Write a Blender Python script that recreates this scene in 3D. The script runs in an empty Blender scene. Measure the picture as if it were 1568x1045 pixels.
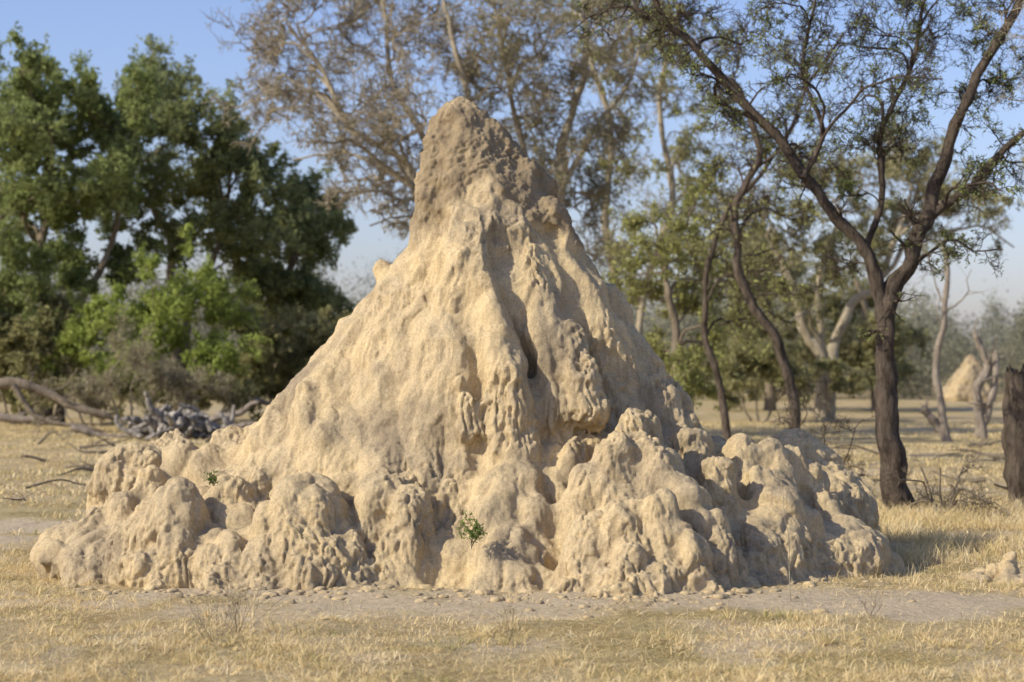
import bpy, bmesh, math, time, numpy as np
from mathutils import Vector
rng = np.random.default_rng(7)
# ------------------------------------------------------------------ helpers
EYE = 1.7
def at(u, v, d):
    """survey reading (bearing u, elevation v) at distance d metres -> world metres"""
    return np.array([(u-784)/3049.0*d, d, EYE+(560-v)/3049.0*d])

def _h(ix, iy, iz, seed):
    n = (ix.astype(np.uint32)*np.uint32(374761393) + iy.astype(np.uint32)*np.uint32(668265263)
         + iz.astype(np.uint32)*np.uint32(2246822519) + np.uint32((seed*3266489917) & 0xffffffff))
    n = (n ^ (n >> np.uint32(13)))*np.uint32(1274126177)
    n = (n ^ (n >> np.uint32(16)))*np.uint32(2654435761)
    n = n ^ (n >> np.uint32(15))
    return n.astype(np.float64)/4294967295.0

def vnoise(p, seed=0):
    i = np.floor(p).astype(np.int64); f = p-i; f = f*f*f*(f*(f*6-15)+10)
    r = 0
    for a in (0, 1):
        for b in (0, 1):
            for c in (0, 1):
                w = (f[:, 0] if a else 1-f[:, 0])*(f[:, 1] if b else 1-f[:, 1])*(f[:, 2] if c else 1-f[:, 2])
                r = r + w*_h(i[:, 0]+a, i[:, 1]+b, i[:, 2]+c, seed)
    return r*2-1

def fbm(p, oct=4, seed=0, gain=.5):
    s = 0; a = 1; t = 0
    for o in range(oct):
        s = s + a*vnoise(p*(2**o)+o*17.3, seed+o); t += a; a *= gain
    return s/t

def worley(p, seed=0):
    i = np.floor(p).astype(np.int64)
    f1 = np.full(len(p), 9.); f2 = np.full(len(p), 9.)
    for a in (-1, 0, 1):
        for b in (-1, 0, 1):
            for c in (-1, 0, 1):
                j = i+np.array([a, b, c])
                q = np.stack([j[:, 0]+_h(j[:, 0], j[:, 1], j[:, 2], seed),
                              j[:, 1]+_h(j[:, 0], j[:, 1], j[:, 2], seed+1),
                              j[:, 2]+_h(j[:, 0], j[:, 1], j[:, 2], seed+2)], 1)
                d = np.sqrt(((p-q)**2).sum(1))
                m = d < f1
                f2 = np.where(m, f1, np.minimum(f2, d)); f1 = np.where(m, d, f1)
    return f1, f2

class MB:
    def __init__(s): s.V = []; s.F = []; s.M = []; s.n = 0
    def add(s, v, f, m=0):
        if len(v) == 0: return
        s.V.append(v); s.F.append(np.asarray(f)+s.n); s.M.append(np.full(len(f), m, np.int32)); s.n += len(v)
    def build(s, name, mats, smooth=True):
        V = np.concatenate(s.V).astype(np.float32); F = np.concatenate(s.F).astype(np.int32); M = np.concatenate(s.M)
        me = bpy.data.meshes.new(name)
        me.vertices.add(len(V)); me.vertices.foreach_set('co', V.ravel())
        me.loops.add(F.size); me.loops.foreach_set('vertex_index', F.ravel())
        me.polygons.add(len(F)); me.polygons.foreach_set('loop_start', np.arange(len(F), dtype=np.int32)*F.shape[1])
        me.polygons.foreach_set('material_index', M)
        me.polygons.foreach_set('use_smooth', np.full(len(F), smooth))
        me.update(calc_edges=True)
        for m in mats: me.materials.append(m)
        ob = bpy.data.objects.new(name, me); bpy.context.scene.collection.objects.link(ob)
        return ob

def norm(v): return v/(np.linalg.norm(v, axis=-1, keepdims=True)+1e-9)

def tubes(P, R, S, rough=0.):
    N, K, _ = P.shape
    T = norm(np.gradient(P, axis=1))
    ref = norm(np.cross(T[:, K//2], rng.normal(size=(N, 3))))[:, None, :]
    U = norm(np.cross(T, ref)); Vv = np.cross(T, U)
    a = np.arange(S)*2*math.pi/S
    D = np.cos(a)[None, None, :, None]*U[:, :, None, :]+np.sin(a)[None, None, :, None]*Vv[:, :, None, :]
    V = P[:, :, None, :]+R[:, :, None, None]*D
    if rough:
        q = V.reshape(-1, 3); rm = R.mean()
        nn = fbm(q*np.array([1, 1, .35])/(rm*.9), 3, 8).reshape(N, K, S)
        V = V+D*(nn*rough)[..., None]*R[:, :, None, None]
    idx = np.arange(N*K*S).reshape(N, K, S)
    A = idx[:, :-1]; B = idx[:, 1:]
    F = np.stack([A, np.roll(A, -1, 2), np.roll(B, -1, 2), B], -1).reshape(-1, 4)
    return V.reshape(-1, 3), F

def grow(P, R, n, t0, t1, L, ang, K, wig, trop, rr, taper=.35, rmin=.002):
    N, Kp, _ = P.shape
    idx = np.repeat(np.arange(N), n); M = len(idx)
    t = rng.uniform(t0, t1, M)*(Kp-1); i = np.minimum(t.astype(int), Kp-2); f = (t-i)[:, None]
    p0 = P[idx, i]*(1-f)+P[idx, i+1]*f
    tan = norm(P[idx, i+1]-P[idx, i])
    r0 = np.maximum((R[idx, i]*(1-f[:, 0])+R[idx, i+1]*f[:, 0])*rr, rmin)
    Ls = (L[idx] if isinstance(L, np.ndarray) else L)*rng.uniform(.55, 1.25, M)
    perp = norm(np.cross(tan, rng.normal(size=(M, 3))))
    a = np.radians(ang)*rng.uniform(.6, 1.4, M)[:, None]
    d = tan*np.cos(a)+perp*np.sin(a)
    out = np.zeros((M, K, 3)); out[:, 0] = p0
    for k in range(1, K):
        d = norm(d+wig*rng.normal(size=(M, 3))+np.array([0, 0, trop]))
        out[:, k] = out[:, k-1]+d*(Ls/(K-1))[:, None]
    RR = r0[:, None]*np.linspace(1, taper, K)[None, :]
    return out, RR, Ls

def curve(pts, K, wob, fr=1.7):
    pts = np.array(pts, float); n = len(pts)
    q = np.vstack([2*pts[0]-pts[1], pts, 2*pts[-1]-pts[-2]])
    t = np.linspace(0, n-1-1e-6, K); i = t.astype(int); f = (t-i)[:, None]
    a, b, c, d = q[i], q[i+1], q[i+2], q[i+3]
    r = .5*((2*b)+(c-a)*f+(2*a-5*b+4*c-d)*f*f+(3*b-a-3*c+d)*f**3)
    s = rng.integers(0, 9999)
    w = np.stack([fbm(np.stack([t*fr, t*0+s, t*0+j*5.1], 1), 2, int(s)) for j in range(3)], 1)
    w *= np.minimum(t, 1)[:, None]
    return r+w*wob

def leaves(P, per, size, jit, aspect=.45):
    N, K, _ = P.shape
    idx = np.repeat(np.arange(N), per); M = len(idx)
    t = rng.uniform(.1, 1, M)*(K-1); i = np.minimum(t.astype(int), K-2); f = (t-i)[:, None]
    c = P[idx, i]*(1-f)+P[idx, i+1]*f+rng.normal(size=(M, 3))*jit
    s = size*rng.uniform(.5, 1.3, M)[:, None]
    a = norm(rng.normal(size=(M, 3))); b = norm(np.cross(a, rng.normal(size=(M, 3))))
    a = a*s; b = b*s*aspect
    V = np.stack([c-a, c+b, c+a, c-b], 1).reshape(-1, 3)
    return V, np.arange(M*4).reshape(-1, 4)

# ------------------------------------------------------------------ materials
def newmat(name):
    m = bpy.data.materials.new(name); m.use_nodes = True
    nt = m.node_tree; nt.nodes.clear()
    return m, nt.nodes, nt.links
def ramp(nodes, stops):
    r = nodes.new('ShaderNodeValToRGB'); e = r.color_ramp.elements
    while len(e) < len(stops): e.new(.5)
    for el, (p, c) in zip(e, stops): el.position = p; el.color = (*c, 1)
    return r
def noise(nodes, links, scale, detail=4, vec=None, rough=.6):
    n = nodes.new('ShaderNodeTexNoise'); n.inputs['Scale'].default_value = scale
    n.inputs['Detail'].default_value = detail; n.inputs['Roughness'].default_value = rough
    if vec: links.new(vec, n.inputs['Vector'])
    return n
def posvec(nodes, links, sc=(1, 1, 1)):
    g = nodes.new('ShaderNodeNewGeometry'); mp = nodes.new('ShaderNodeMapping'); mp.inputs['Scale'].default_value = sc
    links.new(g.outputs['Position'], mp.inputs['Vector']); return mp.outputs['Vector'], g
def mixc(nodes, links, fac, a, b, mode='MIX'):
    m = nodes.new('ShaderNodeMix'); m.data_type = 'RGBA'; m.blend_type = mode
    for s_, v in ((m.inputs[0], fac), (m.inputs[6], a), (m.inputs[7], b)):
        if isinstance(v, bpy.types.NodeSocket): links.new(v, s_)
        elif isinstance(v, (int, float)): s_.default_value = v
        else: s_.default_value = (*v, 1)
    return m.outputs[2]

def bark_mat(name, c1, c2, sc=8):
    m, N, L = newmat(name)
    v, g = posvec(N, L, (1, 1, .25))
    n = noise(N, L, sc, 6, v, .75)
    r = ramp(N, [(.35, c1), (.65, c2)]); L.new(n.outputs[0], r.inputs[0])
    b = N.new('ShaderNodeBsdfPrincipled'); b.inputs['Roughness'].default_value = .95
    b.inputs['Specular IOR Level'].default_value = .08
    L.new(r.outputs[0], b.inputs['Base Color'])
    bu = N.new('ShaderNodeBump'); bu.inputs['Strength'].default_value = 1; bu.inputs['Distance'].default_value = .08
    n2 = noise(N, L, sc*3, 6, v, .75); L.new(n2.outputs[0], bu.inputs['Height']); L.new(bu.outputs[0], b.inputs['Normal'])
    o = N.new('ShaderNodeOutputMaterial'); L.new(b.outputs[0], o.inputs[0]); return m

def leaf_mat(name, cols, clump=.6, trans=.45):
    m, N, L = newmat(name)
    v, g = posvec(N, L)
    n = noise(N, L, clump, 2, v)
    mx = N.new('ShaderNodeMath'); mx.operation = 'MULTIPLY_ADD'; mx.inputs[1].default_value = .45
    L.new(g.outputs['Random Per Island'], mx.inputs[0])
    m2 = N.new('ShaderNodeMath'); m2.operation = 'MULTIPLY_ADD'; m2.inputs[1].default_value = 1.5; m2.inputs[2].default_value = -.48
    L.new(n.outputs[0], m2.inputs[0]); L.new(m2.outputs[0], mx.inputs[2])
    r = ramp(N, [(i/(len(cols)-1), c) for i, c in enumerate(cols)]); L.new(mx.outputs[0], r.inputs[0])
    d = N.new('ShaderNodeBsdfDiffuse'); t = N.new('ShaderNodeBsdfTranslucent'); s = N.new('ShaderNodeMixShader')
    s.inputs[0].default_value = trans
    L.new(r.outputs[0], d.inputs[0]); L.new(r.outputs[0], t.inputs[0]); L.new(d.outputs[0], s.inputs[1]); L.new(t.outputs[0], s.inputs[2])
    o = N.new('ShaderNodeOutputMaterial'); L.new(s.outputs[0], o.inputs[0]); return m

def mound_mat(name, k=1.0):
    m, N, L = newmat(name)
    v, g = posvec(N, L); vs, _ = posvec(N, L, (1, 1, .3))
    S_ = lambda *c: tuple(x*k for x in c)
    n1 = noise(N, L, 1.5, 6, v, .65); n2 = noise(N, L, 9, 6, vs, .75); n3 = noise(N, L, 55, 4, v, .75)
    r1 = ramp(N, [(.36, S_(.41, .335, .22)), (.47, S_(.585, .475, .295)), (.6, S_(.69, .55, .32))]); L.new(n1.outputs[0], r1.inputs[0])
    r2 = ramp(N, [(.33, (.70, .68, .66)), (.58, (1.05, 1.04, 1.02))]); L.new(n2.outputs[0], r2.inputs[0])
    c = mixc(N, L, .85, r1.outputs[0], r2.outputs[0], 'MULTIPLY')
    r3 = ramp(N, [(.33, (.70, .68, .66)), (.58, (1.05, 1.05, 1.05))]); L.new(n3.outputs[0], r3.inputs[0])
    c = mixc(N, L, .85, c, r3.outputs[0], 'MULTIPLY')
    at_ = N.new('ShaderNodeAttribute'); at_.attribute_name = 'fresh'
    rf = ramp(N, [(.3, (.22, .17, .105)), (.7, (.39, .305, .185))]); L.new(n2.outputs[0], rf.inputs[0])
    c = mixc(N, L, at_.outputs['Fac'], c, rf.outputs[0])
    b = N.new('ShaderNodeBsdfPrincipled'); b.inputs['Roughness'].default_value = .95; b.inputs['Specular IOR Level'].default_value = .05
    L.new(c, b.inputs['Base Color'])
    bu = N.new('ShaderNodeBump'); bu.inputs['Strength'].default_value = 1.0; bu.inputs['Distance'].default_value = .025
    n4 = noise(N, L, 26, 8, vs, .8); L.new(n4.outputs[0], bu.inputs['Height']); L.new(bu.outputs[0], b.inputs['Normal'])
    o = N.new('ShaderNodeOutputMaterial'); L.new(b.outputs[0], o.inputs[0]); return m

# ------------------------------------------------------------------ ground
def gz(x, y):
    p = np.stack([x*.35, y*.35, x*0+3.3], 1)
    q = np.stack([x*2.6, y*2.6, x*0+8.3], 1)
    near = np.clip(1-(y-60)/80, 0, 1)
    apron = .045*np.exp(-((y-14.6)/.55)**2-((x-.1)/2.4)**2)
    return .05*fbm(p, 2, 5)*near+.03*fbm(q, 3, 9)*np.clip(1-(y-25)/20, 0, 1)+apron

xs = np.concatenate([[-2500, -900, -350, -150, -90], np.linspace(-60, -9, 60), np.linspace(-8.9, 8.9, 300), np.linspace(9, 60, 60), [90, 150, 350, 900, 2500]])
ys = np.concatenate([[-600, -100, -20, 0, 5], np.linspace(8, 24, 270), np.linspace(24.2, 70, 140), [75, 85, 100, 130, 200, 400, 900, 2500, 4000]])
X, Y = np.meshgrid(xs, ys); x = X.ravel(); y = Y.ravel()
V = np.stack([x, y, gz(x, y)], 1)
nx, ny = len(xs), len(ys); id_ = np.arange(nx*ny).reshape(ny, nx)
F = np.stack([id_[:-1, :-1], id_[:-1, 1:], id_[1:, 1:], id_[1:, :-1]], -1).reshape(-1, 4)
def sandmask(x, y):
    """bare trampled earth: apron at the foot of the mound, a sandy track on the left, patches on the right"""
    s = np.exp(-((y-14.1)/.9)**2-((x-.1)/2.3)**2)*1.1
    s = s+np.exp(-((y-20.6)/1.8)**2-((x+6.4)/1.7)**2)*1.5
    s = s+np.exp(-((y-14.0)/.7)**2-((x-3.1)/.8)**2)*.8+np.exp(-((y-14.9)/.45)**2-((x+2.3)/1.0)**2)*.8
    s = s+np.exp(-((y-12.3)/.35)**2-((x+.4)/.8)**2)*.4
    return s
n_ = fbm(np.stack([x*1.4, y*1.4, x*0], 1), 4, 19)
sm_ = np.clip((sandmask(x, y)+.9*n_-.2)/.4, 0, 1)

m, N, L = newmat('dry_ground')
v, g = posvec(N, L)
n1 = noise(N, L, .9, 5, v, .65); n2 = noise(N, L, 14, 6, v, .75); n3 = noise(N, L, 90, 4, v, .8); n4 = noise(N, L, .12, 3, v)
rs = ramp(N, [(.3, (.46, .375, .25)), (.5, (.60, .495, .335)), (.7, (.68, .565, .395))]); L.new(n2.outputs[0], rs.inputs[0])
rg = ramp(N, [(.3, (.29, .22, .105)), (.55, (.48, .37, .185)), (.75, (.61, .48, .26))]); L.new(n2.outputs[0], rg.inputs[0])
rh = ramp(N, [(.3, (.40, .32, .18)), (.5, (.55, .44, .255)), (.7, (.65, .53, .325))]); L.new(n2.outputs[0], rh.inputs[0])
mk = ramp(N, [(.43, (0, 0, 0)), (.56, (1, 1, 1))]); L.new(n1.outputs[0], mk.inputs[0])
c = mixc(N, L, mk.outputs[0], rg.outputs[0], rh.outputs[0])
go = ramp(N, [(.45, (1, 1, 1)), (.66, (.80, .84, .68))]); L.new(n4.outputs[0], go.inputs[0])
c = mixc(N, L, .8, c, go.outputs[0], 'MULTIPLY')
as_ = N.new('ShaderNodeAttribute'); as_.attribute_name = 'sand'
c = mixc(N, L, as_.outputs['Fac'], c, rs.outputs[0])
r3 = ramp(N, [(.35, (.6, .58, .54)), (.6, (1.08, 1.07, 1.05))]); L.new(n3.outputs[0], r3.inputs[0])
c = mixc(N, L, .85, c, r3.outputs[0], 'MULTIPLY')
b = N.new('ShaderNodeBsdfPrincipled'); b.inputs['Roughness'].default_value = 1; b.inputs['Specular IOR Level'].default_value = .05
L.new(c, b.inputs['Base Color'])
bu = N.new('ShaderNodeBump'); bu.inputs['Strength'].default_value = 1; bu.inputs['Distance'].default_value = .05
L.new(n2.outputs[0], bu.inputs['Height']); L.new(bu.outputs[0], b.inputs['Normal'])
o = N.new('ShaderNodeOutputMaterial'); L.new(b.outputs[0], o.inputs[0])
gb = MB(); gb.add(V, F); go_ = gb.build('ground', [m])
q_ = go_.data.attributes.new('sand', 'FLOAT', 'POINT'); q_.data.foreach_set('value', sm_.astype(np.float32))
# ------------------------------------------------------------------ termite mound
def ico(s):
    bm = bmesh.new(); bmesh.ops.create_icosphere(bm, subdivisions=s, radius=1)
    r = np.array([v.co[:] for v in bm.verts]), np.array([[v.index for v in f.verts] for f in bm.faces]); bm.free(); return r
ICOV, ICOF = ico(2); IV, IF = ico(1)
mv = []; mf = []; cnt = 0; SPH = []
def ball(c, r):
    global cnt
    r3 = np.broadcast_to(np.asarray(r, float), (3,))
    mv.append(ICOV*r3+c); mf.append(ICOF+cnt); cnt += len(ICOV); SPH.append((c[0], c[1], c[2], r3[0]))
def chain(pts):
    q = [(at(u, v, d), r) for u, v, d, r in pts]
    for (a, ra), (b_, rb) in zip(q[:-1], q[1:]):
        n = max(2, int(np.linalg.norm(b_-a)/(.3*min(ra, rb)))+1)
        for t in np.linspace(0, 1, n): ball(a*(1-t)+b_*t, ra*(1-t)+rb*t)
def dome(u, top, d, hw, flare=1.3, lean=.16):
    hw *= 1.08
    k = d/3049.0; r = hw*k
    tz = EYE+(560-top)*k-r*.8; x0 = (u-784)*k
    n = max(4, int(max(tz, .05)/(.2*r))+1)
    jx = rng.normal()*.04
    for t in np.linspace(0, 1, n):
        rr = r*(.8+(flare-.8)*t**.8)
        ball(np.array([x0+jx*math.sin(t*5), d+r*.9-lean*t, tz*(1-t)-.05*t]), (rr, rr, rr))
# core loft
lv = [(150, 702, 716, .05), (156, 692, 722, .12), (168, 670, 736, .2), (190, 656, 756, .28), (240, 647, 794, .38), (290, 643, 834, .5), (330, 639, 860, .6),
      (370, 632, 888, .68), (410, 606, 916, .76), (450, 568, 938, .84), (500, 522, 968, .9), (550, 478, 982, .96), (600, 440, 1012, 1.04),
      (640, 405, 1050, 1.14), (680, 340, 1120, 1.3), (720, 290, 1180, 1.45), (780, 250, 1220, 1.55), (885, 230, 1240, 1.6)]
NS = 96; rows = []
a = np.arange(NS)*2*math.pi/NS
for (v_, l, r, bd) in lv:
    A = at(l, v_, 17); B = at(r, v_, 17); cx = (A[0]+B[0])/2; hx = (B[0]-A[0])/2
    ca, sa = np.cos(a), np.sin(a)
    rows.append(np.stack([cx+hx*ca, 17+bd*sa, np.full(NS, A[2])], 1))
cv = np.vstack(rows+[np.mean(rows[0], 0)[None], np.mean(rows[-1], 0)[None]])
tri = []
for i in range(len(lv)-1):
    for j in range(NS):
        p, q = i*NS+j, i*NS+(j+1) % NS; tri += [(p, q+NS, q), (p, p+NS, q+NS)]
T_, B_ = len(lv)*NS, len(lv)*NS+1; base = (len(lv)-1)*NS
for j in range(NS): tri += [(j, (j+1) % NS, T_), (base+(j+1) % NS, base+j, B_)]
mv.append(cv); mf.append(np.array(tri)+cnt); cnt += len(cv)
# buttress ridges on the cone
chain([(738, 308, 16.6, .13), (742, 350, 16.46, .2), (722, 420, 16.34, .27), (705, 500, 16.24, .33), (690, 600, 16.14, .38), (680, 700, 16.1, .42)])
chain([(672, 400, 16.75, .2), (640, 480, 16.58, .3), (618, 570, 16.45, .38), (600, 690, 16.35, .44)])
chain([(785, 330, 16.55, .12), (808, 420, 16.36, .18), (830, 500, 16.2, .18), (845, 560, 16.06, .18), (850, 640, 15.95, .2)])
chain([(872, 515, 16.12, .1), (885, 560, 15.95, .15), (905, 630, 15.82, .16)])
chain([(745, 440, 16.1, .12), (752, 510, 15.98, .16), (775, 580, 15.85, .21), (785, 690, 15.78, .26)])
chain([(835, 330, 16.72, .16), (875, 420, 16.65, .2), (915, 510, 16.52, .25), (950, 640, 16.4, .32)])
chain([(932, 450, 16.88, .12), (955, 540, 16.75, .2), (1010, 640, 16.6, .3), (1050, 740, 16.5, .38)])
chain([(585, 450, 16.9, .12), (545, 530, 16.72, .2), (510, 610, 16.5, .3), (500, 700, 16.35, .36)])
chain([(500, 555, 16.95, .14), (455, 620, 16.72, .2), (425, 700, 16.5, .34)])
chain([(580, 412, 16.95, .08), (590, 440, 16.9, .12)])
chain([(466, 600, 16.28, .1), (468, 640, 16.18, .15), (470, 690, 16.15, .2)])
chain([(500, 640, 16.15, .09), (500, 680, 16.05, .16)]); chain([(640, 610, 15.98, .09), (645, 660, 15.92, .14)]); chain([(718, 610, 15.72, .07), (722, 660, 15.7, .12)])
chain([(700, 330, 16.5, .09), (690, 400, 16.36, .14)]); chain([(760, 300, 16.55, .1), (775, 380, 16.38, .13)])
chain([(728, 178, 16.95, .1), (765, 216, 16.95, .12), (805, 262, 16.92, .13), (838, 300, 16.9, .1)])
chain([(667, 215, 16.85, .11), (662, 300, 16.75, .15), (652, 370, 16.75, .16)]); chain([(706, 158, 16.95, .07), (702, 180, 16.93, .13)])
# skirt of domes
for p in [(108, 802, 16.2, 38), (142, 772, 16.0, 42), (180, 748, 16.1, 38), (130, 840, 15.6, 30), (188, 800, 15.7, 42), (92, 846, 16.0, 24), (262, 740, 15.3, 50), (222, 710, 16.3, 32),
          (215, 795, 15.4, 30), (302, 778, 15.6, 28), (268, 670, 16.5, 38), (310, 678, 16.4, 34), (345, 652, 16.7, 30), (345, 818, 15.05, 35), (353, 728, 15.7, 32), (335, 710, 16.2, 26),
          (465, 730, 15.05, 76), (412, 808, 15.0, 36), (522, 798, 15.05, 36), (430, 666, 16.0, 40), (500, 660, 15.9, 36), (395, 706, 15.9, 28),
          (588, 718, 15.35, 46), (625, 746, 15.2, 38), (600, 808, 15.1, 32), (645, 808, 15.25, 26), (688, 674, 15.7, 42), (655, 704, 15.55, 30), (735, 700, 15.6, 34), (700, 800, 15.3, 34),
          (785, 703, 15.3, 58), (748, 755, 15.2, 32), (822, 752, 15.2, 34), (778, 797, 14.9, 42), (748, 838, 14.9, 28), (822, 833, 14.9, 30), (690, 858, 15.2, 24), (860, 730, 15.5, 28),
          (885, 668, 15.6, 34), (980, 622, 15.5, 42), (942, 662, 15.2, 46), (1005, 668, 15.2, 56), (900, 705, 15.2, 36), (903, 780, 14.7, 44), (880, 842, 14.6, 25), (958, 755, 14.7, 42),
          (965, 830, 14.45, 36), (1012, 752, 14.7, 34), (1052, 728, 15.0, 46), (1045, 800, 14.6, 34), (1092, 780, 14.85, 40), (1125, 815, 15.0, 34), (1005, 866, 14.4, 23), (930, 868, 14.5, 24), (1080, 862, 14.6, 27),
          (1060, 652, 16.0, 40), (1105, 692, 15.6, 40), (1140, 666, 16.2, 38), (1185, 666, 16.3, 34), (1218, 680, 16.5, 32), (1165, 710, 15.9, 32), (1195, 732, 15.6, 58), (1160, 790, 15.3, 42),
          (1232, 770, 15.7, 44), (1180, 825, 15.2, 32), (1247, 700, 16.5, 34), (1265, 745, 16.3, 32), (1255, 800, 15.9, 36), (1300, 825, 16.2, 24), (1332, 832, 16.3, 20), (1355, 846, 16.2, 18), (1285, 850, 15.8, 26)]:
    dome(*p)
for _ in range(150):
    u = rng.uniform(100, 1330); d = np.interp(u, [80, 300, 600, 930, 1100, 1330], [15.6, 15.0, 14.95, 14.35, 14.75, 15.75])+rng.uniform(-.08, .5)
    k = d/3049; r = rng.uniform(.03, .12); ball(np.array([(u-784)*k, d, rng.uniform(-.02, .04)]), (r*1.3, r*1.3, r*.8))
for _ in range(100):   # infill between the domes so they share one body
    u = rng.uniform(230, 1200); d = rng.uniform(15.4, 16.3); k = d/3049; r = rng.uniform(.2, .34); zt = np.interp(d, [15.4, 15.8, 16.3], [.36, .62, .84])*rng.uniform(.75, 1)
    ball(np.array([(u-784)*k, d, zt-r*.7]), (r, r, r)); ball(np.array([(u-784)*k, d, .1]), (r*1.2, r*1.2, r))
for u in np.linspace(130, 1280, 34):
    k = 16.3/3049; ball(np.array([(u-784)*k, 16.3, .15]), (.42, .7, .32))
for ang in np.linspace(0, math.pi, 26):   # far side skirt
    c = np.array([-.25+3.0*math.cos(ang), 17.2+1.9*math.sin(ang), .1]); r = rng.uniform(.3, .5)
    for z in np.linspace(-.1, rng.uniform(.2, .7), 4): ball(c*[1, 1, 0]+[0, 0, z], r)

V = np.vstack(mv); F = np.vstack(mf)
b0 = MB(); b0.add(V, F); tmp = b0.build('tmp', [])
md = tmp.modifiers.new('r', 'REMESH'); md.mode = 'VOXEL'; md.voxel_size = .025; md.adaptivity = 0
sm = tmp.modifiers.new('s', 'SMOOTH'); sm.factor = .5; sm.iterations = 7
def bake(ob):
    dg = bpy.context.evaluated_depsgraph_get(); me = bpy.data.meshes.new_from_object(ob.evaluated_get(dg)); ob.modifiers.clear(); ob.data = me; return me
def getv(me):
    n = len(me.vertices); co = np.empty(n*3, np.float32); me.vertices.foreach_get('co', co)
    no = np.empty(n*3, np.float32); me.vertices.foreach_get('normal', no); return co.reshape(-1, 3).astype(float), no.reshape(-1, 3).astype(float)
me = bake(tmp)
co, no = getv(me)
fx = [-1.6, -.87, -.62, -.45, -.24, -.05, .1, .3, .6, 1.5]; fz = [2.75, 2.78, 2.95, 3.17, 3.22, 3.05, 2.92, 2.86, 2.7, 2.6]
def freshmask(co):
    bz = np.interp(co[:, 0], fx, fz)+.18*fbm(co*4, 3, 33)
    return np.clip((co[:, 2]-bz)/.07, 0, 1)
fr = freshmask(co)
wp = co+.12*np.stack([fbm(co*2.2, 2, 50+j) for j in range(3)], 1)
f1, f2 = worley(wp*np.array([3.4, 3.4, 1.3]), 11); pil = np.clip(f2-f1, 0, .45)/.45
low = np.clip((1.9-co[:, 2])/1.2, .5, 1)
flute = 1-2*np.abs(fbm(wp*np.array([3.2, 3.2, .8]), 2, 14))
bot = np.clip((1.2-co[:, 2])/.4, 0, 1)
d = .065*(np.sqrt(pil)-.75)*low*(1-.8*fr)+.055*(flute-.6)*(1-fr)*(1-.5*bot)+.05*fbm(co*1.6, 2, 3)+.04*fbm(wp*np.array([7, 7, 2.6]), 3, 23)*(1-.5*fr)*(1-.35*bot)+.01*fr
co = co+no*d[:, None]
me.vertices.foreach_set('co', co.astype(np.float32).ravel()); me.update()
sb = tmp.modifiers.new('sub', 'SUBSURF'); sb.levels = 1; sb.render_levels = 1
me = bake(tmp); co, no = getv(me); fr = freshmask(co)
wp = co+.03*np.stack([vnoise(co*6, 60+j) for j in range(3)], 1)
patch = np.clip(.42+1.9*fbm(co*1.5, 2, 90), .12, 1.0)
rid = np.abs(fbm(wp*np.array([12, 12, 3.]), 2, 71))                      # vertical run-off grooves
pit = np.clip(vnoise(wp*np.array([28, 28, 9]), 73)-.15, 0, 1)           # pits
crumb = fbm(wp*np.array([36, 36, 20]), 2, 75)
d = (1-fr)*(-.026*np.clip(1-rid*4.5, 0, 1)*patch-.032*pit*patch+.010*crumb*(.5+patch))
hi = np.where((fr > 0) & (co[:, 2] > 2.3))[0]
wh = co[hi]+.04*np.stack([vnoise(co[hi]*9, 160+j) for j in range(3)], 1)
h1, h2 = worley(wh*21, 41)
d[hi] += fr[hi]*(.030*(.5-h1)*(.6+.8*vnoise(co[hi]*4, 47))+.05*fbm(co[hi]*8, 4, 77, .6)-.03*np.clip(vnoise(co[hi]*7.5, 79)-.3, 0, 1))
co = co+no*d[:, None]
me.vertices.foreach_set('co', co.astype(np.float32).ravel())
top = np.clip((co[:, 2]-3.85)/.08, 0, 1)
at_ = me.attributes.new('fresh', 'FLOAT', 'POINT'); at_.data.foreach_set('value', (fr*(1-.6*top)*np.clip(.88+.4*vnoise(co*5, 44), .5, 1)).astype(np.float32))
me.polygons.foreach_set('use_smooth', np.ones(len(me.polygons), bool)); me.update()
MM = mound_mat('termite_clay'); MD = mound_mat('distant_clay', .72); me.materials.clear(); me.materials.append(MM)
tmp.name = 'termite_mound'; me.name = 'termite_mound'
SP = np.array([s for s in SPH if s[2] < .35])
def in_mound(x, y):
    m = ((x+.27)/2.7)**2+((y-17)/1.5)**2 < 1
    for s in SP[::2]: m |= ((x-s[0])**2+(y-s[1])**2) < (s[3]*.97)**2
    return m

def small_mound(name, c, R, H, n, vox, pk=1.0):
    b_ = MB()
    for i in range(n):
        a = rng.uniform(0, 6.28); q = rng.uniform(0, 1)**.7; r = R*rng.uniform(.25, .4)
        h = H*(1-q)**pk
        for z in np.linspace(0, 1, 6):
            b_.add(ICOV*r*(1-.6*z)+np.array([c[0]+q*R*math.cos(a)*(1-.3*z), c[1]+q*R*math.sin(a)*(1-.3*z), h*z-r*.3]), ICOF)
    ob = b_.build(name, [])
    md = ob.modifiers.new('r', 'REMESH'); md.mode = 'VOXEL'; md.voxel_size = vox
    me = bake(ob); co, no = getv(me)
    g1, g2 = worley(co*np.array([1, 1, .6])/(R*.25), 5)
    co += no*(R*.08*(np.sqrt(np.clip(g2-g1, 0, .5)*2)-.6)+R*.06*fbm(co/(R*.12), 3, 6))[:, None]
    me.vertices.foreach_set('co', co.astype(np.float32).ravel()); me.polygons.foreach_set('use_smooth', np.ones(len(me.polygons), bool)); me.update()
    me.materials.clear(); me.materials.append(MM); return ob
small_mound('earth_clump', at(1545, 895, 15.8)*[1, 1, 0], .33, .24, 16, .02)
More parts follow.
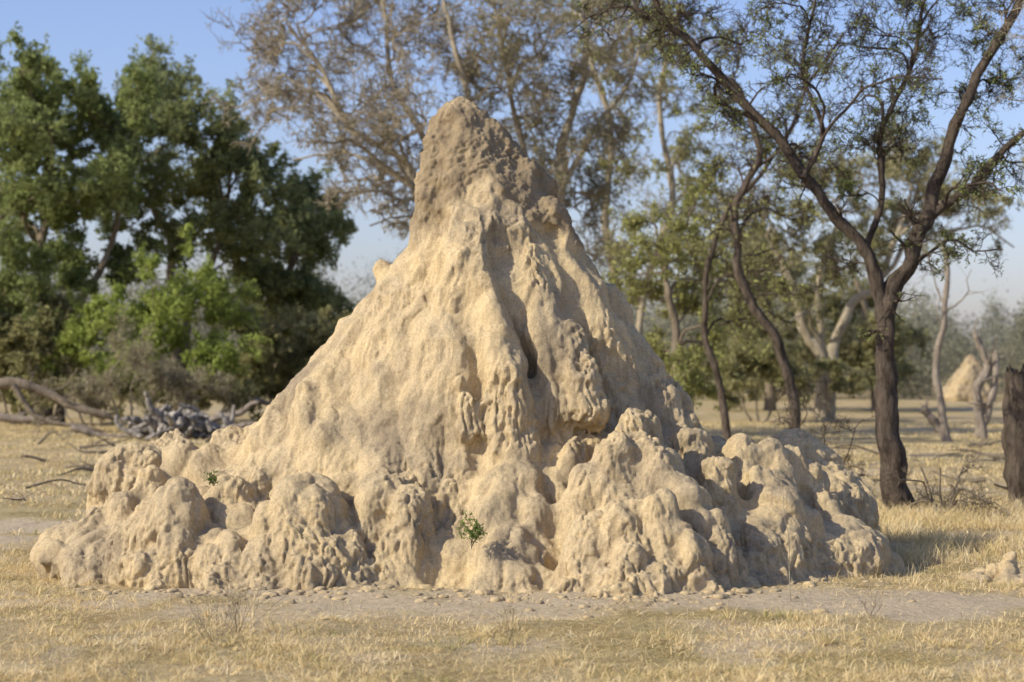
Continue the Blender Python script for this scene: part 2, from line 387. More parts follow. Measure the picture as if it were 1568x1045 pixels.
# little conical mound far away on the right
b_ = MB(); c0 = at(1480, 560, 95)*[1, 1, 0]
for i in range(14):
    t = i/13; rr = 1.0*(1-t)**.9+.1
    for k_ in range(5):
        aa = rng.uniform(0, 6.28); b_.add(ICOV*rr*.72+c0+np.array([math.cos(aa)*rr*.5+.3*t, math.sin(aa)*rr*.45, 2.25*t]), ICOF)
ob_ = b_.build('distant_termite_mound', []); md = ob_.modifiers.new('r', 'REMESH'); md.mode = 'VOXEL'; md.voxel_size = .08; me = bake(ob_); co, no = getv(me)
co += no*(.2*fbm(co*1.8, 3, 6))[:, None]; me.vertices.foreach_set('co', co.astype(np.float32).ravel()); me.materials.clear(); me.materials.append(MD); me.update()

# ------------------------------------------------------------------ trees
def make_tree(name, bark, leaf, trunks, clumps, n=(9, 6, 5), leafn=8, lsize=.06, K=(12, 7, 5, 4), wig=.22, trop=.03, limbr=.02, twigr=.006, spread=55, leaf2=1.0, hang=0., side=0, wob=.9, prune=0.):
    mb = MB(); tp = []
    for pts, r0, r1 in trunks:
        Kt = 44; P = curve(pts, Kt, wob*r0); R = np.linspace(r0, r1, Kt)*(1+.12*rng.normal(size=Kt).cumsum()*.08)
        R = np.maximum(R, r1*.6); R[0] *= 1.35; R[1] *= 1.12
        v, f = tubes(P[None], R[None], 12, .45); mb.add(v, f, 0); tp.append((P, R))
    allP = np.vstack([p for p, r in tp]); allR = np.concatenate([r for p, r in tp])
    sets = []
    for (C, rad, dens) in clumps:
        C = np.asarray(C, float)
        dv = allP-C; dist = np.linalg.norm(dv, axis=1)
        cost = dist+np.maximum(dv[:, 2]+.25*dist, 0)*1.2+rng.uniform(0, .15, len(dist))*dist.mean()
        j = int(np.argmin(cost)); S = allP[j]; D = np.linalg.norm(C-S)+1e-3
        tdir = norm(allP[min(j+1, len(allP)-1)]-allP[max(j-1, 0)]); k = 1 if tdir[2] > -.2 else -1
        mid1 = S+tdir*k*D*.22+(C-S)*.2; mid2 = S+(C-S)*.62+np.array([0, 0, .12*D])
        P = curve([S, mid1, mid2, C], K[0], D*.09, 1.3)
        r0 = min(allR[j]*.75, limbr*D+.5*limbr); R = np.linspace(r0, max(r0*.3, twigr), K[0])
        v, f = tubes(P[None], R[None], 6, .25); mb.add(v, f, 0)
        sets.append((P[None], R[None], max(2, int(n[0]*dens)), rad, .4))
    if side:
        for P, R in tp: sets.append((P[None], R[None]*.5, side, clumps[0][1]*.9, .3))
    for Ps, Rs, n1, rad, t0 in sets:
        P1, R1, L1 = grow(Ps, Rs, n1, t0, 1, rad*.95, spread, K[1], wig, trop, .6, .3, twigr)
        P2, R2, L2 = grow(P1, R1, n[1], .2, 1, L1*.55, spread*.9, K[2], wig, trop-hang, .6, .4, twigr*.7)
        P3, R3, L3 = grow(P2, R2, n[2], .15, 1, L2*.5, spread*.9, K[3], wig, trop-hang, .7, .5, twigr*.5)
        for Pq, Rq, S_ in ((P1, R1, 4), (P2, R2, 3), (P3, R3, 3)):
            v, f = tubes(Pq, Rq, S_); mb.add(v, f, 0)
        if leafn > 0:
            nl = leafn
            if prune:
                kp = fbm(P3[:, 0]*(1.2/rad), 2, 31) > prune-.5; P3 = P3[kp]
            if nl < 1:
                keep = rng.random(len(P3)) < nl; P3 = P3[keep]; nl = 1
            if len(P3) == 0: continue
            v, f = leaves(P3, int(round(nl)), lsize, lsize*.7); mb.add(v, f, 1)
            if leaf2 > 0:
                v, f = leaves(P2, max(1, int(leafn*leaf2)), lsize, lsize*1.0); mb.add(v, f, 1)
    return mb.build(name, [bark, leaf])

BK_dark = bark_mat('dark_bark', (.055, .043, .032), (.23, .185, .14), 12)
BK_mid = bark_mat('brown_bark', (.16, .13, .09), (.36, .30, .215), 6)
BK_pale = bark_mat('pale_twigs', (.34, .29, .20), (.53, .46, .33), 5)
BK_dead = bark_mat('weathered_wood', (.22, .18, .14), (.50, .43, .34), 8)
LF_green = leaf_mat('acacia_leaf', [(.17, .20, .075), (.24, .285, .105), (.32, .37, .14), (.39, .44, .18)], .5)
LF_dark = leaf_mat('dark_acacia_leaf', [(.16, .18, .085), (.22, .245, .105), (.28, .31, .13), (.34, .365, .165)], .5)
LF_bright = leaf_mat('bright_leaf', [(.21, .25, .06), (.29, .35, .085), (.35, .42, .11), (.40, .46, .15)], .7)
LF_olive = leaf_mat('olive_leaf', [(.20, .20, .095), (.28, .275, .125), (.36, .345, .165), (.44, .40, .21)], .6)
LF_yel = leaf_mat('yellow_green_leaf', [(.22, .235, .08), (.32, .335, .115), (.41, .41, .155), (.47, .44, .20)], .6)
LF_dry = leaf_mat('dry_leaf', [(.24, .22, .13), (.33, .30, .18), (.41, .37, .23), (.46, .42, .27)], .7)

def cl(lst, d, dd=2.0):
    out = []
    for (u, v, r, dn) in lst:
        q = d+rng.uniform(-dd, dd); out.append((at(u, v, q), r*q/3049.0, dn))
    return out
A = lambda lst, d: [at(u, v, d) for u, v in lst]
def root(u, d): return np.array([(u-784)/3049*d, d, -.05])

# left green trees
make_tree('acacia_tree', BK_mid, LF_green, [([root(70, 58)]+A([(85, 500), (60, 400), (80, 300)], 58), .2, .09), ([root(90, 58)]+A([(110, 500), (150, 420), (190, 300)], 58), .15, .07)],
          cl([(15, 165, 75, 1), (65, 150, 60, 1), (115, 215, 80, 1.1), (40, 250, 80, 1.2), (170, 170, 70, 1), (205, 135, 50, .9), (100, 310, 75, 1), (20, 340, 80, 1), (170, 270, 70, 1), (-60, 200, 90, 1), (-60, 330, 90, 1), (-50, 120, 70, 1), (50, 420, 60, 1), (10, 470, 70, 1), (105, 440, 40, .8), (195, 400, 45, .9), (165, 330, 55, 1), (60, 340, 70, 1), (120, 145, 50, .9), (20, 110, 45, .9), (110, 370, 45, .8), (70, 200, 60, 1)], 57, 3),
          n=(10, 6, 5), leafn=11, lsize=.08, wig=.2)
make_tree('acacia_tree', BK_mid, LF_dark, [([root(275, 61)]+A([(268, 480), (262, 400), (235, 310), (208, 235)], 61), .18, .07), ([root(280, 61)]+A([(290, 480), (330, 400), (350, 300)], 61), .14, .06)],
          cl([(250, 115, 60, 1), (215, 175, 60, .9), (280, 150, 60, 1), (300, 215, 70, 1), (245, 230, 60, .8), (345, 190, 55, .6), (350, 270, 70, 1), (280, 300, 60, .8), (395, 250, 55, .6), (400, 330, 65, 1), (330, 360, 60, .9), (270, 370, 50, .8), (380, 400, 55, .9), (320, 300, 60, 1), (420, 220, 40, .5), (210, 300, 50, .8)], 61, 3),
          n=(10, 6, 5), leafn=9, lsize=.085)
make_tree('acacia_tree', BK_mid, LF_dark, [([root(430, 64)]+A([(425, 500), (435, 430), (450, 380)], 64), .18, .09)],
          cl([(455, 330, 60, 1.1), (500, 320, 50, 1), (425, 380, 60, 1), (505, 370, 45, .9), (470, 430, 60, 1.2), (400, 440, 60, 1.1), (500, 470, 50, 1), (430, 500, 60, 1), (530, 340, 28, .6), (455, 280, 40, .7)], 64, 2.5),
          n=(11, 6, 5), leafn=9, lsize=.09)
def shrub(name, bark, leaf, u, d, lst, stem=.05, **k):
    tr = [([root(u+o, d), root(u+o*2, d)+[0, 0, .3], root(u+o*4, d)+[0, 0, .6 if stem < .04 else 1.1]], stem, stem*.5) for o in (-8, 0, 9)]
    return make_tree(name, bark, leaf, tr, cl(lst, d, 1.2), **k)
shrub('green_shrub', BK_mid, LF_bright, 285, 54, [(230, 470, 50, 1), (285, 435, 55, 1.2), (330, 470, 55, 1.2), (260, 520, 55, 1), (340, 530, 50, 1), (300, 400, 40, .7), (210, 390, 40, .7), (180, 520, 50, .8), (310, 570, 45, .8)], leafn=6, lsize=.075)
shrub('green_shrub', BK_mid, LF_bright, 140, 55, [(130, 500, 45, 1), (170, 470, 45, .8), (110, 545, 45, 1), (170, 560, 45, .8)], leafn=6, lsize=.075)
shrub('olive_shrub', BK_mid, LF_olive, 30, 56, [(0, 500, 55, 1.1), (50, 520, 55, 1.1), (10, 570, 50, 1), (80, 480, 45, 1), (-40, 540, 60, 1), (95, 590, 35, .8), (-70, 470, 70, 1), (60, 590, 40, 1), (30, 610, 30, 1)], leafn=8, lsize=.085)
shrub('olive_shrub', BK_mid, LF_olive, 440, 58, [(400, 540, 55, 1.1), (450, 540, 50, 1.1), (380, 590, 45, 1), (440, 590, 45, 1), (490, 520, 50, 1), (370, 480, 45, .9), (520, 560, 55, 1), (560, 520, 50, 1), (600, 560, 60, 1), (530, 475, 35, .7)], leafn=8, lsize=.085)
shrub('dry_shrub', BK_pale, LF_dry, 200, 51, [(160, 590, 40, 1), (215, 560, 45, 1.2), (250, 590, 40, 1.2), (190, 530, 40, .8), (290, 590, 35, 1), (350, 600, 30, 1), (130, 610, 30, .8), (60, 610, 30, .8)], leafn=1, lsize=.05, n=(11, 8, 7), twigr=.009)
shrub('dry_shrub', BK_mid, LF_olive, 280, 53, [(250, 600, 35, 1), (320, 600, 35, 1), (370, 610, 30, 1), (190, 605, 35, 1), (110, 600, 35, 1)], leafn=3, lsize=.06, n=(11, 7, 5), twigr=.009)
# nearly leafless trees in the middle
kw = dict(n=(10, 8, 6), leafn=.3, lsize=.05, wig=.26, limbr=.015, twigr=.019, leaf2=0, hang=.05, K=(14, 8, 5, 4), side=10)
make_tree('leafless_tree', BK_pale, LF_dry,
          [([root(795, 46)]+A([(770, 470), (700, 350), (640, 290), (610, 240), (540, 200), (500, 110), (440, 40)], 46), .16, .03),
           ([root(790, 46)]+A([(760, 450), (690, 330), (650, 220), (600, 130), (590, 20), (600, -60)], 46), .12, .03),
           ([root(805, 46)]+A([(780, 430), (740, 300), (720, 180), (690, 60), (680, -40)], 46), .13, .04)],
          cl([(370, 90, 60, 1), (345, 170, 50, .8), (400, 190, 60, 1), (430, 60, 70, 1), (400, 130, 60, 1), (480, 130, 75, 1.2), (470, 220, 65, 1), (530, 280, 60, 1), (520, 40, 75, 1.2), (570, 150, 75, 1.2), (600, 60, 80, 1.2), (590, 280, 60, 1), (640, 170, 70, 1),
              (560, 340, 50, .8), (660, 20, 80, 1.2), (700, 90, 80, 1.2), (610, 360, 45, .8), (480, 290, 45, .7), (440, 250, 40, .7), (580, 420, 40, .6), (540, 210, 60, 1), (430, 0, 60, .9), (490, -10, 60, .9), (560, -10, 60, 1), (600, 200, 60, 1)], 46, 3), **kw)
make_tree('leafless_tree', BK_pale, LF_olive,
          [([root(800, 48)]+A([(800, 480), (830, 360), (865, 290), (862, 200), (900, 110), (890, -60)], 48), .16, .05),
           (A([(850, 330), (800, 230), (780, 120), (760, 20), (740, -60)], 48), .08, .03), (A([(865, 280), (910, 200), (960, 130), (990, 20)], 48), .07, .03)],
          cl([(760, 20, 80, 1.2), (760, 130, 80, 1.2), (820, 80, 80, 1.2), (810, 190, 70, 1.2), (880, 140, 75, 1.2), (900, 50, 80, 1.2), (900, 230, 70, 1.2), (890, 320, 60, 1), (930, 300, 60, 1), (840, 0, 70, 1), (950, 200, 60, 1), (960, 60, 70, 1), (920, 390, 50, 1), (950, 450, 45, 1), (850, 240, 55, 1), (730, 60, 60, 1)], 48, 3), **{**kw, 'leafn': 1})
make_tree('sparse_acacia_tree', BK_pale, LF_yel,
          [([root(960, 54)]+A([(955, 480), (930, 350), (940, 200), (900, 60), (910, -60)], 54), .13, .05), ([root(970, 54)]+A([(985, 450), (1030, 300), (1010, 150), (1040, 0)], 54), .12, .05)],
          cl([(860, 30, 60, 1), (930, 20, 60, 1), (900, 110, 60, 1), (990, 60, 60, 1), (960, 170, 60, 1), (1030, 140, 60, 1), (960, 260, 55, 1), (1030, 250, 60, 1), (1080, 60, 60, 1), (1000, 340, 55, 1), (1060, 340, 55, 1), (940, 380, 45, 1), (1090, 200, 60, 1), (1100, 290, 55, 1), (1110, 370, 55, 1)], 54, 3),
          n=(9, 6, 6), leafn=3, lsize=.07, limbr=.012, twigr=.016, side=8, leaf2=.4, prune=.45)
make_tree('olive_tree', BK_mid, LF_yel,
          [([root(1040, 43)]+A([(1035, 520), (1020, 430)], 43), .12, .06)],
          cl([(960, 420, 45, 1), (1000, 380, 50, 1), (1050, 400, 50, 1), (1010, 460, 50, 1.2), (1060, 480, 50, 1.2), (1100, 430, 50, 1), (1010, 540, 50, 1.3), (1060, 560, 50, 1.3), (1100, 530, 45, 1), (1140, 500, 45, .9), (1040, 610, 40, 1), (1090, 600, 35, 1), (990, 330, 40, .8), (1060, 320, 40, .8)], 43, 2), n=(9, 6, 6), leafn=3, lsize=.055, twigr=.012)
make_tree('slender_tree', BK_dark, LF_yel,
          [([root(1215, 34)]+A([(1216, 610), (1196, 540), (1150, 460), (1125, 380), (1133, 300), (1160, 230), (1130, 140), (1080, 90), (1030, 30), (1000, -40)], 34), .10, .03),
           ([root(1120, 36)]+A([(1100, 590), (1078, 500), (1085, 420), (1105, 340), (1132, 300), (1180, 250), (1240, 130), (1290, 50)], 36), .07, .025)],
          cl([(1180, 210, 55, .9), (1130, 60, 55, .8), (1060, 160, 50, .8), (1220, 90, 60, .8), (1160, 330, 50, .9), (1200, 400, 50, .9), (1090, 240, 50, .8), (1240, 170, 55, .9), (1130, 420, 45, .8), (1010, 40, 50, .8), (1240, 330, 50, .9), (1180, 480, 45, .8), (1060, 20, 55, .9), (1280, 250, 55, 1), (1210, 270, 50, 1), (1240, 450, 40, .8)], 35, 1.5),
          n=(10, 7, 6), leafn=1, lsize=.045, limbr=.014, twigr=.011, side=16, prune=.45)
make_tree('forked_tree', BK_pale, LF_olive,
          [([root(1262, 62)]+A([(1255, 560), (1230, 490), (1215, 440), (1190, 350)], 62), .22, .1), ([root(1268, 62)]+A([(1275, 550), (1300, 490), (1345, 430), (1390, 330)], 62), .2, .08), ([root(1265, 62)]+A([(1262, 540), (1255, 440), (1280, 330)], 62), .13, .07)],
          cl([(1170, 330, 55, 1), (1220, 280, 60, 1), (1280, 260, 60, 1), (1340, 280, 60, 1.1), (1400, 270, 60, 1.2), (1360, 340, 50, 1), (1240, 370, 50, .9), (1300, 340, 50, .9), (1440, 300, 55, 1.2), (1420, 350, 45, .9), (1160, 420, 45, .8), (1490, 330, 50, .9), (1360, 230, 50, 1), (1190, 490, 40, .8), (1430, 250, 55, 1), (1540, 300, 50, .9), (1290, 410, 45, .8), (1340, 390, 45, .9), (1560, 370, 45, .9)], 62, 3),
          n=(9, 6, 6), leafn=4, lsize=.08, twigr=.015, leaf2=.5, prune=.36)
make_tree('olive_tree', BK_mid, LF_olive,
          [([root(1180, 75)]+A([(1175, 500), (1160, 400), (1180, 300)], 75), .2, .08), ([root(1340, 75)]+A([(1330, 500), (1310, 420)], 75), .14, .07)],
          cl([(1120, 470, 50, 1), (1170, 530, 50, 1), (1220, 500, 50, 1), (1130, 560, 45, 1), (1210, 560, 45, 1), (1300, 540, 45, 1), (1350, 520, 40, 1), (1290, 480, 45, 1), (1200, 430, 45, 1), (1150, 380, 50, 1), (1330, 470, 40, .8), (1080, 420, 50, 1), (1110, 330, 55, 1), (1380, 560, 30, 1), (1100, 600, 30, 1), (1250, 530, 40, 1), (1330, 570, 35, 1), (1260, 440, 40, .8), (1390, 510, 35, .9)], 75, 4),
          n=(9, 6, 5), leafn=5, lsize=.10, twigr=.016)
shrub('olive_shrub', BK_mid, LF_olive, 1160, 60, [(1130, 560, 40, 1), (1170, 570, 35, 1), (1200, 545, 35, 1), (1150, 520, 40, 1), (1100, 580, 30, 1), (1230, 585, 25, .8), (1320, 585, 25, .9), (1350, 575, 25, .9)], leafn=5, lsize=.08, twigr=.011)
# dominant dark acacia on the right
make_tree('acacia_tree', BK_dark, LF_green,
          [([root(1382, 23)]+A([(1362, 720), (1352, 640), (1350, 560), (1356, 480), (1385, 420), (1410, 360), (1432, 290), (1455, 210), (1500, 110), (1555, 10), (1590, -80)], 23), .15, .05),
           (A([(1356, 490), (1340, 430), (1325, 380), (1280, 330), (1232, 272), (1175, 190), (1110, 120), (1060, 70), (1010, 20), (980, -60)], 23), .085, .03),
           (A([(1425, 330), (1480, 290), (1530, 240), (1600, 180)], 23), .06, .03),
           (A([(1325, 385), (1350, 300), (1350, 200), (1400, 90), (1420, -20)], 23.3), .04, .02),
           (A([(1232, 272), (1260, 200), (1230, 110), (1250, 0)], 22.7), .035, .015)],
          cl([(1270, 70, 65, 1), (1350, 50, 65, 1), (1300, 150, 60, 1), (1200, 120, 60, 1), (1430, 60, 65, 1), (1480, 150, 60, .9), (1390, 170, 60, .9), (1230, 230, 55, .9), (1390, 250, 55, .9), (1140, 60, 60, .9), (1060, 110, 55, .9), (1000, 70, 55, .8), (950, 20, 60, .8), (1510, 50, 55, .9), (1170, 10, 60, .9), (1310, -20, 60, 1),
              (1540, 290, 55, .8), (1545, 380, 45, .7), (1590, 100, 60, .9), (1460, 380, 40, .5), (1280, 400, 45, .6), (1590, 250, 60, .8), (1060, 20, 55, .8), (1330, 220, 55, 1), (1500, 0, 60, 1), (1400, 0, 60, 1), (1240, 0, 60, 1), (1100, 180, 45, .7), (870, 40, 50, .7), (1440, 120, 50, 1), (1290, 300, 40, .6), (1540, 130, 50, 1)], 23, 1.6),
          n=(11, 7, 6), leafn=2, lsize=.021, limbr=.013, twigr=.007, wig=.28, K=(16, 8, 5, 4), leaf2=.5, side=14, wob=.6, prune=.52)
shrub('dead_shrub', BK_dark, LF_dry, 1260, 25.5, [(1200, 640, 45, .8), (1260, 650, 45, 1), (1320, 640, 40, .7), (1180, 700, 40, .8), (1300, 720, 40, 1), (1240, 600, 35, .8)], .018, leafn=0, n=(7, 6, 4), twigr=.005, wig=.35)
shrub('dead_shrub', BK_mid, LF_dry, 1440, 22.5, [(1400, 770, 40, .8), (1450, 780, 45, 1), (1500, 770, 45, .9), (1550, 790, 40, 1), (1350, 790, 35, .8), (1330, 740, 40, .8), (1490, 720, 30, .7)], .018, leafn=0, n=(8, 6, 4), twigr=.005, wig=.35)
# bare pale twigs hanging at the right edge
make_tree('leafless_tree', BK_pale, LF_dry, [([root(1700, 20)]+A([(1690, 500), (1680, 250), (1640, 80), (1600, -20)], 20), .1, .03)],
          cl([(1560, 60, 60, 1), (1545, 150, 55, .8), (1570, 240, 50, .8), (1590, 350, 50, .8), (1530, 20, 50, .8), (1590, 440, 40, .6)], 20, .6), n=(7, 5, 4), leafn=0, limbr=.010, twigr=.004, wig=.3, hang=.12)
def dead(name, trunks, bark=BK_dead, tw=6, ro=.4):
    mb = MB()
    for pts, r0, r1 in trunks:
        P = curve(pts, 26, r0*1.0); R = np.linspace(r0, r1, 26)*(1+.1*rng.normal(size=26)*.5); R[-1] *= .2
        v, f = tubes(P[None], R[None], 9 if ro < .5 else 18, ro); mb.add(v, f)
        if tw:
            P1, R1, L1 = grow(P[None], R[None], tw, .3, 1, np.linalg.norm(P[-1]-P[0])*.25, 55, 6, .25, .05, .35, .3)
            P2, R2, L2 = grow(P1, R1, 3, .2, 1, L1*.5, 50, 5, .25, .05, .6, .4)
            for a_, b_ in ((P1, R1), (P2, R2)): v, f = tubes(a_, b_, 4); mb.add(v, f)
    return mb.build(name, [bark])
dead('dead_tree', [([root(1452, 44)]+A([(1438, 620), (1435, 560), (1445, 490), (1452, 430), (1438, 370)], 44), .1, .05), (A([(1452, 680), (1430, 645), (1412, 622)], 44), .1, .08)])
dead('dead_tree', [([root(1505, 46)]+A([(1500, 600), (1512, 560), (1490, 505)], 46), .12, .08), (A([(1498, 670), (1520, 600), (1524, 535)], 46), .1, .07)])
sp = [root(1563, 24.5)]+A([(1560, 740), (1556, 690), (1555, 640), (1556, 600), (1558, 562)], 24.5)
P = curve(sp, 40, .03); R = np.linspace(.18, .13, 40); R[0] = .23
v, f = tubes(P[None], R[None], 24, .5); hz = v.reshape(40, 24, 3); jag = rng.uniform(-.14, .05, 24); hz[-1, :, 2] += jag; hz[-2, :, 2] += jag*.6
mb = MB(); mb.add(v, f)
mb.add(np.vstack([hz[-1], P[-1]-[0, 0, .12]]), np.array([(i, (i+1) % 24, (i+2) % 24, 24) for i in range(0, 24, 2)]))
mb.build('tree_stump', [BK_dark])
dead('fallen_log', [(A([(-60, 590), (20, 588), (90, 612), (170, 640)], 50), .16, .09), (A([(20, 590), (60, 640), (160, 662)], 49), .08, .04)], BK_mid, 5)
dead('fallen_log', [(A([(-30, 632), (30, 640), (80, 640)], 52), .14, .08), (A([(110, 655), (170, 668), (230, 662)], 47), .09, .04)], BK_dead, 5)
dead('fallen_log', [(A([(290, 606), (350, 604), (430, 622)], 56), .14, .06), (A([(300, 650), (360, 636), (400, 618)], 48), .10, .05), (A([(330, 664), (380, 650), (430, 650)], 47), .08, .05)], BK_dead, 4)
pl = []
for _ in range(80):
    u_ = rng.normal(278, 38); hh = max(.05, .8-abs(u_-265)/120)
    c = at(u_, 668, rng.uniform(46, 48.5)); c[2] = rng.uniform(.0, hh); d_ = norm(rng.normal(size=3)*[1, .7, .6]); l = rng.uniform(.35, .95)
    e = c+d_*l; e[2] = abs(e[2])*.9; pl.append(([c, (c+e)/2+rng.normal(size=3)*.06, e], rng.uniform(.05, .12), .04))
dead('dead_wood_pile', pl, bark_mat('ashen_wood', (.085, .077, .065), (.62, .57, .49), 5), 0)
tw = []
for _ in range(60):
    u = rng.choice([rng.uniform(1130, 1568), rng.uniform(20, 380)]); d_ = rng.uniform(24, 44); c = root(u, d_)+[0, 0, .1]; a_ = rng.uniform(0, 6.28); l = rng.uniform(.3, 1.2)
    e = c+[math.cos(a_)*l, math.sin(a_)*l, rng.uniform(0, .2)]; tw.append(([c, (c+e)/2+rng.normal(size=3)*.08, e], rng.uniform(.012, .04), .008))
dead('fallen_branches', tw, BK_mid, 3)

# distant tree line
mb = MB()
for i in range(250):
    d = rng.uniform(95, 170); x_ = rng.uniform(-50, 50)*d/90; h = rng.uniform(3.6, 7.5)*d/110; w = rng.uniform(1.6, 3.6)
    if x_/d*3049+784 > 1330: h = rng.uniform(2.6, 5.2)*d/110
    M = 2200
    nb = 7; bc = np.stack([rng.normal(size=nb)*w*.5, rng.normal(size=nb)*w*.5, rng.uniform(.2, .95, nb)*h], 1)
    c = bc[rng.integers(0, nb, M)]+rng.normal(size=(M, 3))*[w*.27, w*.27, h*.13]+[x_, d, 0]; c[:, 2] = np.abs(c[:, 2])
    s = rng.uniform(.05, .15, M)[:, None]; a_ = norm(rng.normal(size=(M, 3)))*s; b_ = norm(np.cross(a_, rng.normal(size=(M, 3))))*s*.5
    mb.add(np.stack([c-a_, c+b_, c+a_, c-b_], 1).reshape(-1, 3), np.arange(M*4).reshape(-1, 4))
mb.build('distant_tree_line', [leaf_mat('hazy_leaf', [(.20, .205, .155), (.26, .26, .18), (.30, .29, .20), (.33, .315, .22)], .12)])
# ------------------------------------------------------------------ grass
def grass_mat(name, stops):
    m, N, L = newmat(name); v, g = posvec(N, L)
    n = noise(N, L, 1.6, 4, v)
    ma = N.new('ShaderNodeMath'); ma.operation = 'MULTIPLY_ADD'; ma.inputs[1].default_value = .7; L.new(g.outputs['Random Per Island'], ma.inputs[0])
    mb_ = N.new('ShaderNodeMath'); mb_.operation = 'MULTIPLY_ADD'; mb_.inputs[1].default_value = 1.9; mb_.inputs[2].default_value = -.8; L.new(n.outputs[0], mb_.inputs[0]); L.new(mb_.outputs[0], ma.inputs[2])
    r = ramp(N, stops); L.new(ma.outputs[0], r.inputs[0])
    d = N.new('ShaderNodeBsdfDiffuse'); t = N.new('ShaderNodeBsdfTranslucent'); s = N.new('ShaderNodeMixShader'); s.inputs[0].default_value = .3
    L.new(r.outputs[0], d.inputs[0]); L.new(r.outputs[0], t.inputs[0]); L.new(d.outputs[0], s.inputs[1]); L.new(t.outputs[0], s.inputs[2])
    o = N.new('ShaderNodeOutputMaterial'); L.new(s.outputs[0], o.inputs[0]); return m
GM = grass_mat('straw', [(0, (.33, .32, .12)), (.14, (.52, .43, .19)), (.4, (.73, .57, .29)), (.75, (.84, .69, .39)), (1, (.88, .77, .51))])
def blades(x, y, h, w, lean, dirs=None):
    n = len(x); z = gz(x, y)-.005
    a = rng.uniform(0, 2*math.pi, n); side = np.stack([np.cos(a), np.sin(a), a*0], 1)*w[:, None]
    b = rng.uniform(0, 2*math.pi, n) if dirs is None else dirs; ln = rng.uniform(.1, 1, n)*lean
    dr = np.stack([np.cos(b)*ln, np.sin(b)*ln, np.ones(n)], 1); dr = norm(dr)*h[:, None]*.55
    dr2 = np.stack([np.cos(b)*ln*2.2, np.sin(b)*ln*2.2, np.ones(n)*.6], 1); dr2 = norm(dr2)*h[:, None]*.45
    p0 = np.stack([x, y, z], 1); p1 = p0+dr; p2 = p1+dr2
    V = np.stack([p0-side, p0+side, p1-side*.8, p1+side*.8, p2-side*.15, p2+side*.15], 1).reshape(-1, 3)
    i = np.arange(n)[:, None]*6
    F = np.concatenate([i+[0, 1, 3, 2], i+[2, 3, 5, 4]]); return V, F
def scatter(n, y0, y1, thresh, seed, clump):
    y = np.sqrt(rng.uniform(y0**2, y1**2, n)); x = rng.uniform(-.30, .30, n)*y
    m = fbm(np.stack([x*1.2, y*1.2, x*0+seed], 1), 4, seed)+.35*vnoise(np.stack([x*clump, y*clump, x*0], 1), seed+3)+rng.uniform(-.25, .25, n)
    k = (m-.85*np.minimum(sandmask(x, y), 1) > thresh); x, y = x[k], y[k]; k = ~in_mound(x, y); return x[k], y[k]
mb = MB()
x, y = scatter(110000, 10.0, 19, -.08, 2, 5.)     # short cropped turf
h = rng.gamma(3, .011, len(x))+.012; mb.add(*blades(x, y, h, rng.uniform(.0012, .0030, len(x)), 1.8))
tx, ty = scatter(15000, 10.0, 19, .02, 22, 4.)   # tufts: blades fan out of one crown
per = 15; sz = rng.gamma(2.5, .4, len(tx)).clip(.3, 2.2); idx = np.repeat(np.arange(len(tx)), per)
b_ = rng.uniform(0, 2*math.pi, len(idx)); rr = rng.uniform(0, .02, len(idx))*sz[idx]
mb.add(*blades(tx[idx]+np.cos(b_)*rr, ty[idx]+np.sin(b_)*rr, .055*sz[idx]*rng.uniform(.5, 1.2, len(idx)), rng.uniform(.0013, .0032, len(idx)), 1.4, b_))
x, y = scatter(120000, 10.0, 17, -.4, 6, 6.)     # flattened straw litter
h = rng.uniform(.03, .13, len(x)); mb.add(*blades(x, y, h, rng.uniform(.001, .0032, len(x)), 12.))
x, y = scatter(5000, 10, 17, .12, 12, 3.)
h = rng.uniform(.08, .2, len(x)); mb.add(*blades(x, y, h, rng.uniform(.001, .002, len(x)), .6))
x, y = scatter(120000, 19, 60, -.1, 9, 1.2)
h = rng.uniform(.04, .12, len(x)); mb.add(*blades(x, y, h, rng.uniform(.004, .012, len(x)), 1.7))
n = 22000; y = rng.uniform(17.2, 24, n); x = (rng.uniform(1290, 1640, n)-784)/3049*y
k = fbm(np.stack([x*1.6, y*1.6, x*0], 1), 2, 77) > 0; x, y = x[k], y[k]; k = ~in_mound(x, y); x, y = x[k], y[k]
mb.add(*blades(x, y, rng.uniform(.05, .22, len(x)), rng.uniform(.0015, .004, len(x)), 1.0))
mb.build('dry_grass', [GM], False)

def sprig(name, base, n, H, leafm, lsize, lean=.5, stem=.0025, per=8, wig=.12):
    P0 = np.zeros((1, 4, 3)); P0[0] = base+np.linspace(0, .06, 4)[:, None]*[0, 0, 1]
    P, R, Ls = grow(P0, np.full((1, 4), stem), n, 0, .8, H, 30*lean*2, 8, wig, .05, 1, .5, stem)
    P2, R2, L2 = grow(P, R, 4, .3, 1, Ls*.35, 45, 5, wig, .05, .7, .5, stem*.6)
    mb = MB()
    for a_, b_ in ((P, R), (P2, R2)): v, f = tubes(a_, b_, 4); mb.add(v, f, 0)
    if per: v, f = leaves(P2, per, lsize, lsize*.5, .3); mb.add(v, f, 1)
    return mb.build(name, [BK_mid, leafm])
LF_sprig = leaf_mat('sprig_leaf', [(.07, .12, .025), (.11, .18, .035), (.15, .24, .05), (.19, .28, .07)], 3)
sprig('green_plant', at(722, 842, 14.8), 10, .2, LF_sprig, .017, per=10)
sprig('green_plant', at(328, 748, 15.4), 6, .1, LF_sprig, .014)
sprig('dry_weed', root(365, 12.6), 12, .48, LF_dry, .006, .5, .0018, 2)
sprig('dry_weed', root(330, 12.2), 9, .38, LF_dry, .006, .6, .0018, 2)
sprig('dry_weed', root(780, 12.4), 7, .3, LF_dry, .006, .5, .0016, 2)
sprig('dry_weed', root(1330, 13.4), 8, .25, LF_dry, .006, .5, .0016, 2)
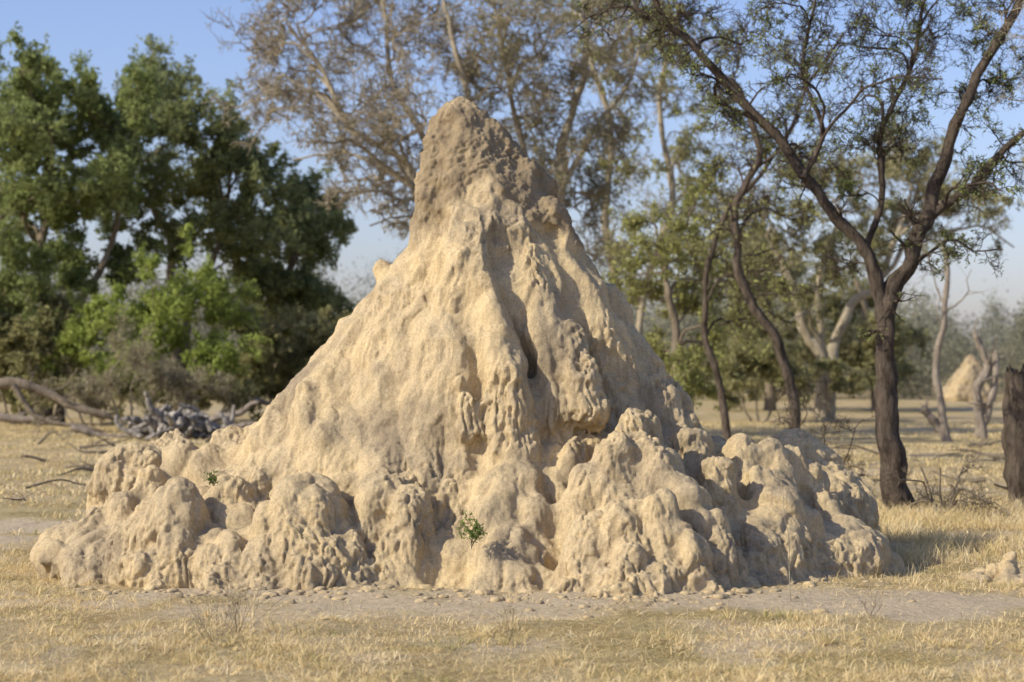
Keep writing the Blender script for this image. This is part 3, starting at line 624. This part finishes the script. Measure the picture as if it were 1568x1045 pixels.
mb = MB(); v, f = tubes(curve([root(1210, 14.1)]+A([(1208, 840), (1200, 780), (1196, 735)], 14.1), 14, .01)[None], np.linspace(.004, .002, 14)[None], 5); mb.add(v, f)
v, f = tubes(curve(A([(1210, 870), (1190, 835), (1150, 812)], 14.1), 10, .01)[None], np.linspace(.0025, .001, 10)[None], 4); mb.add(v, f)
mb.build('tall_grass_stalk', [BK_pale])
mb = MB()
for i_ in range(420):
    u_ = rng.uniform(60, 1500); y_ = np.interp(u_, [80, 300, 600, 930, 1100, 1330], [15.5, 14.9, 14.85, 14.2, 14.6, 15.6])-rng.gamma(1.5, .22); x_ = (u_-784)/3049*y_
    r = rng.gamma(2, .005)+.004
    if i_ % 9 == 0: r = rng.uniform(.02, .045)
    zz = gz(np.array([x_]), np.array([y_]))[0]
    mb.add(ICOV*(1+.12*fbm(ICOV*2+i_, 2, 5)[:, None]*3)*r*[1.3, 1.1, .65]+[x_, y_, zz+r*.05], ICOF)
mb.build('soil_clods', [MM], True)

# ------------------------------------------------------------------ light, sky, camera
sc = bpy.context.scene
el, az = math.radians(35), math.radians(246)          # azimuth clockwise from +Y
to = Vector((math.sin(az)*math.cos(el), math.cos(az)*math.cos(el), math.sin(el)))
ld = bpy.data.lights.new('sun', 'SUN'); ld.energy = 5.0; ld.angle = math.radians(.5); ld.color = (1, .91, .74)
lo = bpy.data.objects.new('sun', ld); sc.collection.objects.link(lo); lo.rotation_euler = to.to_track_quat('Z', 'Y').to_euler(); lo.location = (-20, -15, 20)
w = bpy.data.worlds.new('World'); sc.world = w; w.use_nodes = True; nt = w.node_tree; nt.nodes.clear()
sk = nt.nodes.new('ShaderNodeTexSky'); sk.sky_type = 'NISHITA'; sk.sun_disc = False; sk.sun_elevation = el; sk.sun_rotation = az; sk.air_density = 1.1; sk.dust_density = 1.2; sk.ozone_density = 4
tint = mixc(nt.nodes, nt.links, 1.0, sk.outputs[0], (1.10, 1.0, 1.18), 'MULTIPLY')
bg = nt.nodes.new('ShaderNodeBackground'); bg.inputs[1].default_value = .15
ou = nt.nodes.new('ShaderNodeOutputWorld'); nt.links.new(tint, bg.inputs[0]); nt.links.new(bg.outputs[0], ou.inputs[0])
cd = bpy.data.cameras.new('camera'); cd.lens = 70; cd.sensor_width = 36; cd.clip_end = 6000
cd.dof.use_dof = True; cd.dof.focus_distance = 15.6; cd.dof.aperture_fstop = 2.0
co_ = bpy.data.objects.new('camera', cd); sc.collection.objects.link(co_); co_.location = (0, 0, EYE); co_.rotation_euler = (math.radians(90.705), 0, 0); sc.camera = co_
sc.view_settings.view_transform = 'Standard'; sc.view_settings.look = 'None'; sc.view_settings.exposure = 0
